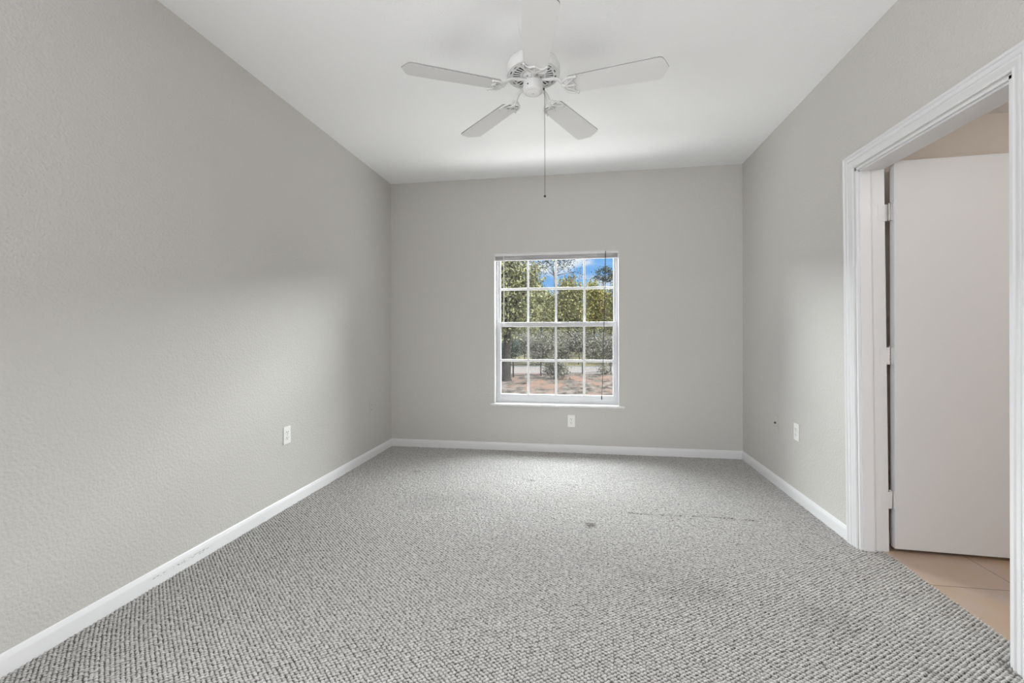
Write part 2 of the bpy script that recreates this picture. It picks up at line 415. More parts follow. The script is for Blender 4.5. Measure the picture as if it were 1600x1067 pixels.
# ------------------------------------------------------------------ baseboards (moulded profile swept along each wall)
BP = [(0, -.006), (.012, -.006), (.012, .050), (.0105, .058), (.0075, .064), (.0065, .069), (.004, .073), (0, .0735)]
def board(name, a, b, nrm, m, ma=0, mb_=0):
    """from a to b (x,y) along a wall whose inward normal is nrm; ma/mb_: mitre shift per unit of thickness"""
    a, b, nrm = Vector(a), Vector(b), Vector(nrm); d = (b-a).normalized(); q = MB(); n = len(BP)
    vs = []
    for p_, k in ((a, ma), (b, -mb_)):
        for t_, z in BP:
            v = p_ + nrm*t_ + d*(k*t_); vs.append((v.x, v.y, z))
    fs = [list(range(n))[::-1], list(range(n, 2*n))] + [[i, (i+1) % n, n+(i+1) % n, n+i] for i in range(n)]
    return struct(q.faces(vs, fs), name, m, smooth=40)
board('baseboard_left', (XL, YR), (XL, YB), (1, 0), M['scuffed'], 0, 1)
board('baseboard_back', (XL, YB), (XR, YB), (0, -1), M['trim'], 1, 1)
board('baseboard_right', (XR, DY1+.085+lean(.03)), (XR, YB), (-1, 0), M['trim'], 0, 1)
board('baseboard_rear', (XR, YR), (XL, YR), (0, 1), M['trim'], 0, 0)
board('baseboard_hall', (XH, HY), (3.3, HY), (0, -1), M['trim'], 0, 0)

# ------------------------------------------------------------------ door casing and jamb
CW = 0.078
CP = [(0, 0), (0, .0075), (.003, .0100), (.0065, .0100), (.009, .0065), (.012, .0060), (.020, .0085), (.028, .0125), (.032, .0135), (.035, .0130), (.037, .0100), (.039, .0100),
      (.042, .0140), (.048, .0165), (.053, .0170), (.056, .0160), (.058, .0135), (.060, .0135), (.063, .0175), (.068, .0200), (.073, .0195), (.0765, .0155), (.078, .011), (.078, 0)]
def casing(name, x, sgn):
    zi, yl, yr = DZ+.007, DY1+.007, DY0-.006
    q = MB(); vs = []; n = len(CP)
    for s_, h_ in CP:
        z1 = zi+s_
        vs += [(x+sgn*h_, yr-s_, -.006), (x+sgn*h_, yr-s_, z1), (x+sgn*h_, yl+s_+lean(z1), z1), (x+sgn*h_, yl+s_+lean(-.006), -.006)]
    fs = []
    for i in range(n):
        j = (i+1) % n
        for k in range(3): fs.append([4*i+k, 4*i+k+1, 4*j+k+1, 4*j+k])
    fs += [[4*i for i in range(n)], [4*i+3 for i in range(n)][::-1]]
    return struct(q.faces(vs, fs), name, M['trim'], smooth=25)
casing('trim_1', XR, -1)
casing('trim_2', XH, 1)
# jamb lining, with the stop strip
q = MB(); JT = .012
lo, hi = -.006, DZ
def slab(y0, y1, x0, x1):       # a leaning upright on the far side
    v = [(x, y+lean(z), z) for z in (lo, hi) for x, y in ((x0, y0), (x1, y0), (x1, y1), (x0, y1))]
    q.faces(v, [[3, 2, 1, 0], [4, 5, 6, 7], [0, 1, 5, 4], [1, 2, 6, 5], [2, 3, 7, 6], [3, 0, 4, 7]])
slab(DY1-JT, DY1, XR-.001, XH+.004)
slab(DY1-JT-.008, DY1-JT, XR+.012, XR+.066)
q.box(XR-.001, XH+.004, DY0, DY0+JT, lo, hi); q.box(XR+.012, XR+.066, DY0+JT, DY0+JT+.008, lo, hi-JT)
q.box(XR-.001, XH+.004, DY0, DY1+lean(hi), hi-JT, hi); q.box(XR+.012, XR+.066, DY0+JT, DY1-JT+lean(hi), hi-JT-.008, hi-JT)
struct(q, 'trim_3', M['trim'])

# ------------------------------------------------------------------ the door, standing open into the hall
ang = math.radians(-2.9)
hp = Vector((1.6525, 2.651, 0))                      # near hinge-side corner of the slab
door = empty('door_1', hp, kind='structure', rot=(0, 0, ang))
DW, DT, DB, DTOP = .86, .040, .015, 2.083
MB().box(0, DW, 0, DT, DB, DTOP, .002).build('door_slab', M['door'], door)
for hz in (1.815, 1.043, 0.272):
    q = MB()
    kx, ky = -.014, .018
    q.box(-.0022, .0002, .004, .036, hz-.045, hz+.045)                                  # leaf on the door's edge
    q.box(kx, -.001, ky-.0015, ky+.0015, hz-.045, hz+.045)
    ho = q.build('hinge', M['door'], door)
    kb = MB()
    for k in range(5):
        z0 = hz-.045+k*.018
        kb.lathe([(0, z0+.0012), (.0062, z0+.0012), (.0062, z0+.0168), (0, z0+.0168)], 12, (kx, ky, 0))
    kb.lathe([(0, hz-.047), (.0040, hz-.047), (.0040, hz+.047), (0, hz+.047)], 10, (kx, ky, 0))
    kb.lathe([(0, hz+.046), (.0068, hz+.046), (.005, hz+.051), (0, hz+.052)], 12, (kx, ky, 0))
    kb.build('knuckle', M['door' if hz < .5 else 'steel'], ho, smooth=40)
# jamb-side leaves
q = MB()
for hz in (1.815, 1.043, 0.272):
    y = DY1-JT+lean(hz)
    q.box(XH-.030, XH+.020, y-.0022, y-.0002, hz-.045, hz+.045)
struct(q, 'trim_4', M['trim'])
kn = MB().lathe([(0, 0), (.026, 0), (.026, .006), (.012, .012), (.010, .035), (.022, .045), (.027, .058), (.020, .068), (0, .070)], 24)
kn.xf(Matrix.Translation((DW-.065, 0, .95)) @ Matrix.Rotation(PI/2, 4, 'X')).build('door_knob', M['steel'], door, smooth=40)

# ------------------------------------------------------------------ window
FY0, FY1 = 4.490, 4.565                         # frame depth
cxw = (WX0+WX1)/2
def ring(q, x0, x1, z0, z1, wx, wt, wb, y0, y1, bev=.0015):
    q.box(x0, x0+wx, y0, y1, z0, z1, bev); q.box(x1-wx, x1, y0, y1, z0, z1, bev)
    q.box(x0+wx, x1-wx, y0, y1, z1-wt, z1, bev); q.box(x0+wx, x1-wx, y0, y1, z0, z0+wb, bev)
q = MB(); ring(q, WX0, WX1, WZ0-.004, WZ1, .022, .022, .048, FY0+.008, FY1)
win = struct(q, 'window_1', M['vinyl'])
ZM = 1.262                                      # meeting rail centre
def sash(name, x0, x1, z0, z1, wx, wt, wb, y0, y1, cols, zbar, sub):
    q = MB(); ring(q, x0, x1, z0, z1, wx, wt, wb, y0, y1, .003)
    s_ = q.build(name, M['vinyl'], win)
    gx0, gx1, gz0, gz1 = x0+wx, x1-wx, z0+wb, z1-wt
    yc = (y0+y1)/2
    MB().box(gx0-.004, gx1+.004, yc-.002, yc+.002, gz0-.004, gz1+.004).build('pane', M['glass'], s_)
    q = MB()
    for k in range(1, cols):
        x = gx0+(gx1-gx0)*k/cols; q.box(x-.011, x+.011, yc-.012, yc-.003, gz0, gz1, .003)
    q.box(gx0, gx1, yc-.0125, yc-.0032, zbar-.012, zbar+.012, .003)
    q.build('muntin_grid', M['muntin'], s_)
    return s_
sash('upper_sash', WX0+.020, WX1-.020, ZM-.022, WZ1-.020, .024, .024, .034, 4.530, 4.556, 4, 1.627, 0)
lo_s = sash('lower_sash', WX0+.020, WX1-.020, WZ0+.040, ZM+.024, .032, .046, .046, 4.496, 4.524, 4, 0.895, 0)
q = MB(); ring(q, WX0+.022, WX1-.022, WZ0+.020, ZM, .014, .014, .014, 4.558, 4.564, 0)
sc_ = q.build('screen_frame', M['vinyl'], win)
MB().faces([(WX0+.03, 4.561, WZ0+.03), (WX1-.03, 4.561, WZ0+.03), (WX1-.03, 4.561, ZM), (WX0+.03, 4.561, ZM)], [[0, 1, 2, 3]]).build('insect_screen', M['screen'], sc_)
MB().box(cxw-.05, cxw+.05, 4.483, 4.4962, ZM+.004, ZM+.016, .003).build('sash_lock', M['vinyl'], lo_s)
q = MB(); q.box(WX0, WX0+.003, YB+.001, FY0+.009, WZ0, WZ1); q.box(WX1-.003, WX1, YB+.001, FY0+.009, WZ0, WZ1); q.box(WX0, WX1, YB+.001, FY0+.009, WZ1-.003, WZ1)
q.build('return_liner', M['trim'], win)
# marble sill with ears
ol = [(WX0-.042, YB-.028), (WX1+.050, YB-.028), (WX1+.050, YB), (WX1, YB), (WX1, FY0+.012), (WX0, FY0+.012), (WX0, YB), (WX0-.042, YB)]
so = MB().prism(ol, 2, .444, .466).build('sill', M['sill'], win, bevel=.004)
# unseen windows added for the fill lamps: behind the camera, and in the left wall
q = MB(); ring(q, RX0, RX1, RZ0, RZ1, .05, .05, .05, YR-.12, YR-.06)
w2 = struct(q, 'fill_window_rear', M['vinyl'])
MB().box(RX0+.04, RX1-.04, YR-.092, YR-.088, RZ0+.04, RZ1-.04).build('pane', M['glass'], w2)
q = MB(); ring(q, SY0, SY1, SZ0, SZ1, .05, .05, .05, .06, .12); q.xf(Matrix.Translation((XL, 0, 0)) @ Matrix.Rotation(PI/2, 4, 'Z'))
w3 = struct(q, 'fill_window_side', M['vinyl'])
MB().box(XL-.092, XL-.088, SY0+.04, SY1-.04, SZ0+.04, SZ1-.04).build('pane', M['glass'], w3)

# ------------------------------------------------------------------ raised mini blind in the window head
bl = empty('mini_blind', (cxw, 4.430, WZ1-.001), 'white mini blind pulled all the way up under the window head', 'blind')
bx0, bx1 = WX0+.006-cxw, WX1-.006-cxw
q = MB(); q.box(bx0, bx1, -.013, .013, -.026, 0, .003); q.build('headrail', M['fan'], bl)
q = MB()
rnd = random.Random(3)
for k in range(22):                              # gathered slats, each slightly crowned
    z = -.0275-k*.00155; j = rnd.uniform(-.0012, .0012)
    n_ = 10
    vs = []
    for i in range(n_+1):
        x = bx0+.004+(bx1-bx0-.008)*i/n_
        s_ = .0012*math.sin(i*1.1+k*.3)
        vs += [(x, -.0125+j, z-.0004+s_), (x, 0+j, z+.0010+s_), (x, .0125+j, z-.0004+s_)]
    fs = []
    for i in range(n_): fs += [[3*i, 3*i+3, 3*i+4, 3*i+1], [3*i+1, 3*i+4, 3*i+5, 3*i+2]]
    q.faces(vs, fs)
so_ = q.build('slat_stack', M['slat'], bl, smooth=60)
md = so_.modifiers.new('thick', 'SOLIDIFY'); md.thickness = .0011
q = MB(); q.box(bx0+.003, bx1-.003, -.012, .012, -.073, -.063, .003); q.build('bottom_rail', M['vinyl'], bl)
for x in (-.40, 0, .40):
    q = MB(); q.box(x-.002, x+.002, -.0150, -.0135, -.074, -.024); q.build('ladder_tape', M['vinyl'], bl)
X0 = -.768-cxw
q = MB(); q.tube([(X0, -.018, -.012), (X0, -.020, -.03)], .0028, 8); q.tube([(X0, -.020, -.028), (X0+.001, -.020, -.40), (X0-.001, -.020, -.735)], .0042, 6)
q.build('tilt_wand', M['wand'], bl, smooth=50)
X1c = .237-cxw
q = MB(); q.tube([(X1c, -.017, .0), (X1c-.001, -.018, -.04), (X1c-.006, -.020, -.35), (X1c-.018, -.018, -.80), (X1c-.030, -.016, -1.30), (X1c-.038, -.014, -1.42)], .0021, 6)
q.tube([(X1c+.004, -.017, .0), (X1c+.003, -.018, -.04), (X1c-.003, -.020, -.35), (X1c-.014, -.018, -.80), (X1c-.029, -.016, -1.30), (X1c-.038, -.014, -1.42)], .0018, 6)
cdo = q.build('pull_cord', M['cord'], bl, smooth=50)
q = MB().lathe([(0, -1.41), (.004, -1.412), (.006, -1.44), (.0045, -1.455), (0, -1.456)], 10, (X1c-.038, -.014, 0)); q.build('tassel', M['cord'], cdo, smooth=40)

# ------------------------------------------------------------------ electrical plates
def plate_mtx(pos, wall):
    if wall == 'back': return Matrix.Translation(pos)
    if wall == 'left': return Matrix.Translation(pos) @ Matrix.Rotation(PI/2, 4, 'Z')
    return Matrix.Translation(pos) @ Matrix.Rotation(-PI/2, 4, 'Z')
# local frame: x along the wall, -y out of the wall, z up
def outlet(pos, wall, label, tilt=0.0):
    e = empty('wall_outlet', (0, 0, 0), label, 'outlet', 'duplex outlets on the walls'); e.matrix_world = plate_mtx(pos, wall) @ Matrix.Rotation(tilt, 4, 'Y')
    MB().box(-.036, .036, -.0065, .0, -.059, .059, .003).build('cover_plate', M['plate'], e)
    for s_ in (-1, 1):
        q = MB(); z = s_*.0195; pts = []
        for k in range(32):
            a = 2*PI*k/32; pts.append((.0175*math.cos(a), z+max(-.0135, min(.0135, .0175*math.sin(a)))))
        q.prism(pts, 1, -.0085, -.006); r_ = q.build('receptacle', M['plate'], e)
        q = MB(); q.box(-.0085, -.006, -.0090, -.0080, z-.001, z+.008); q.box(.006, .0085, -.0090, -.0080, z, z+.007)
        hp_ = [(.0028*math.cos(a), z-.007+.0028*math.sin(a)) for a in [2*PI*k/12 for k in range(12)]]
        q.prism(hp_, 1, -.0090, -.0080); q.build('slot', M['hole'], r_)
    q = MB().lathe([(0, 0), (.0032, 0), (.0028, .0012), (0, .0015)], 12); q.xf(Matrix.Translation((0, -.0062, 0)) @ Matrix.Rotation(PI/2, 4, 'X')).build('screw', M['steel'], e, smooth=40)
    return e
outlet((XL, 2.730, .486), 'left', 'white duplex outlet on the left wall above the long baseboard')
outlet((-.0955, YB, .308), 'back', 'white duplex outlet on the back wall below the window')
outlet((XR, 3.362, .477), 'right', 'white duplex outlet on the right wall nearer the door casing')
def blank_plate(pos, wall, name, label, cat, coax):
    e = empty(name, (0, 0, 0), label, cat); e.matrix_world = plate_mtx(pos, wall)
    MB().box(-.036, .036, -.006, 0, -.059, .059, .003).build('cover_plate', M['painted_plate'], e)
    rot = Matrix.Rotation(PI/2, 4, 'X')
    if coax:
        q = MB().lathe([(0, 0), (.009, 0), (.009, .004), (.0062, .0045), (.0062, .011), (.004, .011), (.004, .006), (0, .006)], 16)
        q.xf(Matrix.Translation((0, -.0055, .004)) @ rot).build('coax_connector', M['chain'], e, smooth=40)
    else:
        q = MB()
        for z in (-.021, .021):
            t_ = MB().lathe([(0, 0), (.0045, 0), (.0042, .0012), (0, .0014)], 12)
            t_.xf(Matrix.Translation((0, -.0058, z)) @ rot).build('screw', M['hole'], e, smooth=40)
        q.bm.free()
    return e
blank_plate((XL, 3.957, .474), 'left', 'blank_plate', 'greige painted-over blank plate with two screws near the far left corner', 'wall plate', False)
blank_plate((XR, 3.692, .473), 'right', 'cable_plate', 'greige painted cable plate with dark socket near the far right corner', 'wall plate', True)

# ================================================================== CEILING FAN
FX, FYc, FZ = -0.2418, 2.288, 2.422
fan = empty('ceiling_fan', (FX, FYc, ZC), 'white five-blade ceiling fan with vented motor hanging from the ceiling', 'ceiling fan')
zz = lambda z: z-ZC                                # world height to fan-local
MB().lathe([(.0, 0), (.073, 0), (.073, -.006), (.070, -.016), (.060, -.034), (.042, -.050), (.024, -.058), (0, -.058)], 48).build('canopy', M['fan'], fan, smooth=35)
MB().lathe([(0, -.05), (.0135, -.05), (.0135, zz(2.60)), (.020, zz(2.598)), (.020, zz(2.588)), (0, zz(2.588))], 24).build('downrod', M['fan'], fan, smooth=35)
mo = MB().lathe([(0, zz(2.594)), (.040, zz(2.594)), (.085, zz(2.588)), (.112, zz(2.578)), (.130, zz(2.562)), (.1385, zz(2.540)), (.139, zz(2.524)), (.139, zz(2.506)),
                 (.1375, zz(2.501)), (.134, zz(2.499)), (.132, zz(2.503)), (.131, zz(2.520)), (0, zz(2.520))], 72).build('motor_housing', M['fan'], fan, smooth=30)
MB().lathe([(.030, zz(2.5185)), (.130, zz(2.5185)), (.130, zz(2.5175)), (.030, zz(2.5175))], 48).build('winding_recess', M['dark'], mo, smooth=30)
# vented grille: radial louvres and a ring of short slits
q = MB(); NS = 150
rad = [.050, .060, .066, .104, .113, .1195, .1335]
grid = [[q.bm.verts.new((r*math.cos(2*PI*k/NS), r*math.sin(2*PI*k/NS), zz(2.501) + (.003 if j in (0,) else 0))) for k in range(NS)] for j, r in enumerate(rad)]
for j in range(len(rad)-1):
    for k in range(NS):
        if j == 2 and k % 5 in (1, 2, 3): continue
        if j == 4 and k % 10 in (2, 3, 4, 5, 6): continue
        q.bm.faces.new([grid[j][k], grid[j][(k+1) % NS], grid[j+1][(k+1) % NS], grid[j+1][k]])
go = q.build('vent_grille', M['fan'], mo)
md = go.modifiers.new('thick', 'SOLIDIFY'); md.thickness = .003; md.offset = 0
# flywheel and screws under the motor
fw = MB().lathe([(0, zz(2.515)), (.052, zz(2.515)), (.052, zz(2.497)), (.045, zz(2.490)), (.040, zz(2.484)), (.040, zz(2.476)), (0, zz(2.476))], 40).build('flywheel', M['fan'], fan, smooth=30)
q = MB()
for k in range(10):
    a = 2*PI*(k+.5)/10; q.lathe([(0, zz(2.4845)), (.0045, zz(2.4845)), (.0045, zz(2.4815)), (0, zz(2.481))], 10, (.0445*math.cos(a), .0445*math.sin(a), 0))
q.build('screw', M['steel'], fw, smooth=40)
sh = MB().lathe([(0, zz(2.478)), (.030, zz(2.478)), (.046, zz(2.470)), (.051, zz(2.466)), (.0515, zz(2.440)), (.0515, zz(2.428)), (.050, zz(2.420)), (.045, zz(2.4145)), (.036, zz(2.4115)), (0, zz(2.4115))], 48).build('switch_housing', M['fan'], fan, smooth=30)
MB().lathe([(0, zz(2.4125)), (.0345, zz(2.4125)), (.0345, zz(2.4100)), (.030, zz(2.4092)), (0, zz(2.4088))], 40).build('bottom_cap', mat('bright_cap', (.86, .86, .86), .55, spec=.2), sh, smooth=30)
MB().lathe([(0, zz(2.409)), (.0035, zz(2.409)), (.003, zz(2.4075)), (0, zz(2.407))], 12).build('screw', M['steel'], sh, smooth=40)
q = MB(); q.ball((-.022, -.0470, zz(2.437)), .0035, 8); q.build('housing_screw', M['dark'], sh)
# pull chain with its grommet and end ball
ca = Vector((.0556, .010)); 
q = MB(); q.tube([(.049, .009, zz(2.436)), (.058, .0105, zz(2.433))], .0055, 10); q.build('chain_grommet', M['dark'], sh, smooth=40)
q = MB(); q.tube([(.0575, .0105, zz(2.434)), (.0590, .0107, zz(2.425)), (.0590, .0107, zz(1.885))], .0013, 6); ch = q.build('pull_chain', M['chain'], fan, smooth=40)
MB().ball((.0590, .0107, zz(1.879)), .0065, 12).build('chain_ball', M['hole'], ch, smooth=60)

# one blade and one iron, then copied round the hub (blade along +X, clockwise side raised)
PITCH = math.radians(9.5)
def blade_mesh():
    q = MB(); r0, r1 = .185, .664
    half = lambda r: .0585+(.0725-.0585)*min(1, (r-r0)/(.40))
    pts = []
    rs = [r0+.010, r0+.05, .30, .40, .50, .60, r1-.045]
    for r in rs: pts.append((r, half(r)))
    hw = half(r1)
    for k in range(1, 6):
        a = PI/2*(k/5)*.62; pts.append((r1-.045+.026*math.sin(a)/math.sin(PI/2*.62)*1.0, hw-.024*(1-math.cos(a))/(1-math.cos(PI/2*.62))))
    pts.append((r1, 0))
    full = pts + [(x, -y) for x, y in pts[-2::-1]]
    full += [(r0, -.046), (r0, .046)]
    t_ = bmesh.new()
    vs = [t_.verts.new((x, y, 0)) for x, y in full]; f = t_.faces.new(vs)
    ex = bmesh.ops.extrude_face_region(t_, geom=[f])
    for v in [g_ for g_ in ex['geom'] if isinstance(g_, bmesh.types.BMVert)]: v.co.z += .0055
    q._add(t_, Matrix.Rotation(-PITCH, 4, 'X'))
    return q
def iron_mesh():
    q = MB()
    tilt = Matrix.Rotation(-PITCH, 4, 'X')
    def tl(x, y, z): return tilt @ Vector((x, y, z))
    dz = .052                                                       # hub sits this far above the blade plane
    q.tube([(.036, 0, dz+.002), (.060, 0, dz-.002), (.095, 0, dz-.006), (.120, 0, dz-.010), (.138, 0, dz-.020), (.150, 0, dz-.036), (.160, 0, dz-.052), (.172, 0, -.004)],
           [.0075, .0075, .0075, .0078, .0082, .0085, .008, .006], 10, sx=1.25)
    for s_ in (-1, 1):
        # outer scroll: from the elbow out to the side knob, along the blade root
        P = [(.150, s_*.004, .014), (.158, s_*.020, .006), (.170, s_*.038, .000), (.185, s_*.050, -.004), (.205, s_*.055, -.005), (.226, s_*.054, -.005)]
        q.tube([tl(*p_) for p_ in P], [.006, .0062, .006, .0055, .005, .0045], 8)
        # wavy bar from the knob to the centre prong
        P = [(.226, s_*.054, -.005), (.213, s_*.044, -.005), (.206, s_*.032, -.005), (.209, s_*.018, -.005), (.217, s_*.007, -.005), (.219, 0, -.005)]
        q.tube([tl(*p_) for p_ in P], [.0045, .0048, .005, .005, .005, .005], 8)
        # inner rib
        P = [(.166, 0, -.002), (.180, s_*.012, -.005), (.192, s_*.024, -.005), (.206, s_*.032, -.005)]
        q.tube([tl(*p_) for p_ in P], [.0052, .0045, .0042, .004], 8)
        c_ = tl(.228, s_*.0545, -.006); q.ball(c_, .0068, 10)
    q.tube([tl(.166, 0, -.003), tl(.195, 0, -.005), tl(.219, 0, -.005)], [.006, .005, .005], 8)
    q.ball(tl(.219, 0, -.006), .0065, 10)
    return q
def screw_mesh(x, y):
    return MB().ball(Matrix.Rotation(-PITCH, 4, 'X') @ Vector((x, y, -.0125)), .0026, 8)
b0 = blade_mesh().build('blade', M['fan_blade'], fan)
b0.data.materials.append(M['edge_shade'])
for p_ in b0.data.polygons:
    if abs(p_.normal.z) < .6: p_.material_index = 1           # edges coloured darker to stand in for their shade
i0 = iron_mesh().build('blade_iron', M['fan'], fan, smooth=60)
s0 = [screw_mesh(x, y).build('screw', M['steel'], i0, smooth=60) for x, y in ((.228, .0545), (.228, -.0545), (.219, 0))]
DELTA = 0.1539
for k in range(5):
    a = -PI/2 + DELTA + k*2*PI/5
    if k == 0: b_, i_ = b0, i0
    else:
        b_ = b0.copy(); COL.objects.link(b_); b_.parent = fan
        i_ = i0.copy(); COL.objects.link(i_); i_.parent = fan
        for p_ in s0: s_ = p_.copy(); COL.objects.link(s_); s_.parent = i_
    for o in (b_, i_):
        o.location = (0, 0, zz(FZ)); o.rotation_euler = (0, 0, a)

# ------------------------------------------------------------------ unseen ceiling dome, added to light the hall
hlgt = empty('hall_fill_light', (2.55, 1.35, HZ), 'unseen white dome light added to brighten the hall', 'ceiling light')
MB().lathe([(0, 0), (.15, 0), (.15, -.02), (0, -.02)], 32).build('light_base', M['fan'], hlgt, smooth=30)
em = mat('lit_dome', (.9, .9, .88), .4); em.node_tree.nodes['Principled BSDF'].inputs['Emission Color'].default_value = (1, .985, .965, 1)
em.node_tree.nodes['Principled BSDF'].inputs['Emission Strength'].default_value = 46.0
MB().lathe([(.135, -.021), (.130, -.05), (.10, -.08), (.05, -.096), (0, -.10)], 32).build('light_dome', em, hlgt, smooth=60)

# ================================================================== OUTSIDE
ZG = -2.40
def ground_mat(name, c1, c2, c3, s1, s2):
    mt = mat(name, c1, 0.95, spec=.1); t, N, L, b = nodes(mt)
    tc = N('ShaderNodeTexCoord')
    mp = N('ShaderNodeMapping'); mp.inputs['Scale'].default_value = (1, .3, 1); L(tc.outputs['Object'], mp.inputs[0])
    n1 = N('ShaderNodeTexNoise'); n1.inputs['Scale'].default_value = s1; n1.inputs['Detail'].default_value = 6; n1.inputs['Roughness'].default_value = .7; L(mp.outputs[0], n1.inputs['Vector'])
    n2 = N('ShaderNodeTexNoise'); n2.inputs['Scale'].default_value = s2; n2.inputs['Detail'].default_value = 5; L(mp.outputs[0], n2.inputs['Vector'])
    r = N('ShaderNodeValToRGB'); r.color_ramp.elements[0].position = .38; r.color_ramp.elements[1].position = .62
    r.color_ramp.elements[0].color = (*c1, 1); r.color_ramp.elements[1].color = (*c2, 1); L(n1.outputs[0], r.inputs[0])
    r2 = N('ShaderNodeValToRGB'); r2.color_ramp.elements[0].position = .48; r2.color_ramp.elements[1].position = .60; L(n2.outputs[0], r2.inputs[0])
    mxx = N('ShaderNodeMix'); mxx.data_type = 'RGBA'; mxx.inputs[7].default_value = (*c3, 1)
    L(r2.outputs[0], mxx.inputs[0]); L(r.outputs[0], mxx.inputs[6]); L(mxx.outputs[2], b.inputs['Base Color'])
    return mt
M['mulch'] = ground_mat('leaf_litter_ground', (.022, .020, .018), (.150, .130, .116), (.150, .100, .080), 2.6, .8)
M['road'] = mottle(mat('pale_asphalt', (.12, .11, .11), .9), (.150, .137, .135), (.185, .170, .166), 1.5)
M['lawn'] = ground_mat('dry_lawn', (.070, .066, .042), (.105, .098, .060), (.15, .138, .075), 2.0, .12)
def strip(name, d0, d1, z, m, label=None, cat=None, kind='structure'):
    """ground band between two distances from the house, 90 m wide"""
    a, b = d0, d1
    k = MB(); vs = []
    n_ = 24
    for i in range(n_+1):
        x = -60+110*i/n_
        y0 = a + .085*x; y1 = b + .085*x
        vs += [(x, y0, z), (x, y1, z)]
    fs = [[2*i, 2*i+2, 2*i+3, 2*i+1] for i in range(n_)]
    o = k.faces(vs, fs).build(name, m); o['kind'] = kind
    if label: o['label'] = label; o['category'] = cat
    return o
strip('ground', -10, 40.5, ZG, M['mulch'])
strip('road', 40.5, 49.5, ZG-.03, M['road'])
strip('lawn', 49.5, 200, ZG, M['lawn'])

# ------------------------------------------------------------------ black picket fence
fence = empty('picket_fence', at(845, 590, 37.8), 'black metal picket fence running across the yard beyond the window', 'fence')
fence.location.z = ZG
fpx = [(764, 35.9), (802, 36.9), (845, 38.0), (877, 38.8), (910, 39.5), (954, 40.6), (996, 41.6)]
FP = [at(x, 560, d) for x, d in fpx]; FH = 1.25
for p_ in FP:
    q = MB(); x, y = p_.x-fence.location.x, p_.y-fence.location.y
    q.box(x-.055, x+.055, y-.055, y+.055, 0, FH+.06); q.box(x-.065, x+.065, y-.065, y+.065, FH+.06, FH+.09)
    q.build('fence_post', M['fence'], fence)
for a_, b_ in zip(FP, FP[1:]):
    q = MB(); a2 = Vector((a_.x-fence.location.x, a_.y-fence.location.y, 0)); b2 = Vector((b_.x-fence.location.x, b_.y-fence.location.y, 0))
    for z in (.12, FH-.22, FH-.02): q.tube([a2+Vector((0, 0, z)), b2+Vector((0, 0, z))], .022, 4)
    n_ = int((b2-a2).length/.115)
    for i in range(1, n_):
        c_ = a2.lerp(b2, i/n_); q.box(c_.x-.010, c_.x+.010, c_.y-.010, c_.y+.010, .06, FH)
    q.build('picket_panel', M['fence'], fence)

# ------------------------------------------------------------------ trees and shrubs
def leaf_mat(name, cols, scale=.9):
    mt = mat(name, cols[0], .7, spec=.25); t, N, L, b = nodes(mt)
    at_ = N('ShaderNodeAttribute'); at_.attribute_name = 'tone'
    r = N('ShaderNodeValToRGB'); el = r.color_ramp.elements
    el[0].color = (*cols[0], 1); el[1].color = (*cols[-1], 1)
    for i, c_ in enumerate(cols[1:-1]):
        e_ = el.new((i+1)/(len(cols)-1)); e_.color = (*c_, 1)
    L(at_.outputs['Fac'], r.inputs[0]); L(r.outputs[0], b.inputs['Base Color'])
    return mt
LM = {
 'oak': leaf_mat('oak_leaves', [(.055, .062, .030), (.115, .124, .056), (.19, .195, .095), (.26, .26, .16)]),
 'olive': leaf_mat('olive_leaves', [(.055, .062, .030), (.115, .118, .050), (.185, .18, .075), (.24, .22, .12)]),
 'yellow': leaf_mat('yellowing_leaves', [(.070, .078, .026), (.17, .17, .045), (.24, .22, .06), (.20, .14, .075)]),
 'grey': leaf_mat('grey_green_leaves', [(.055, .058, .048), (.12, .12, .098), (.19, .186, .16), (.25, .24, .21)]),
 'pine': leaf_mat('pine_needles', [(.020, .032, .030), (.035, .050, .046), (.05, .065, .058), (.06, .075, .065)]),
}
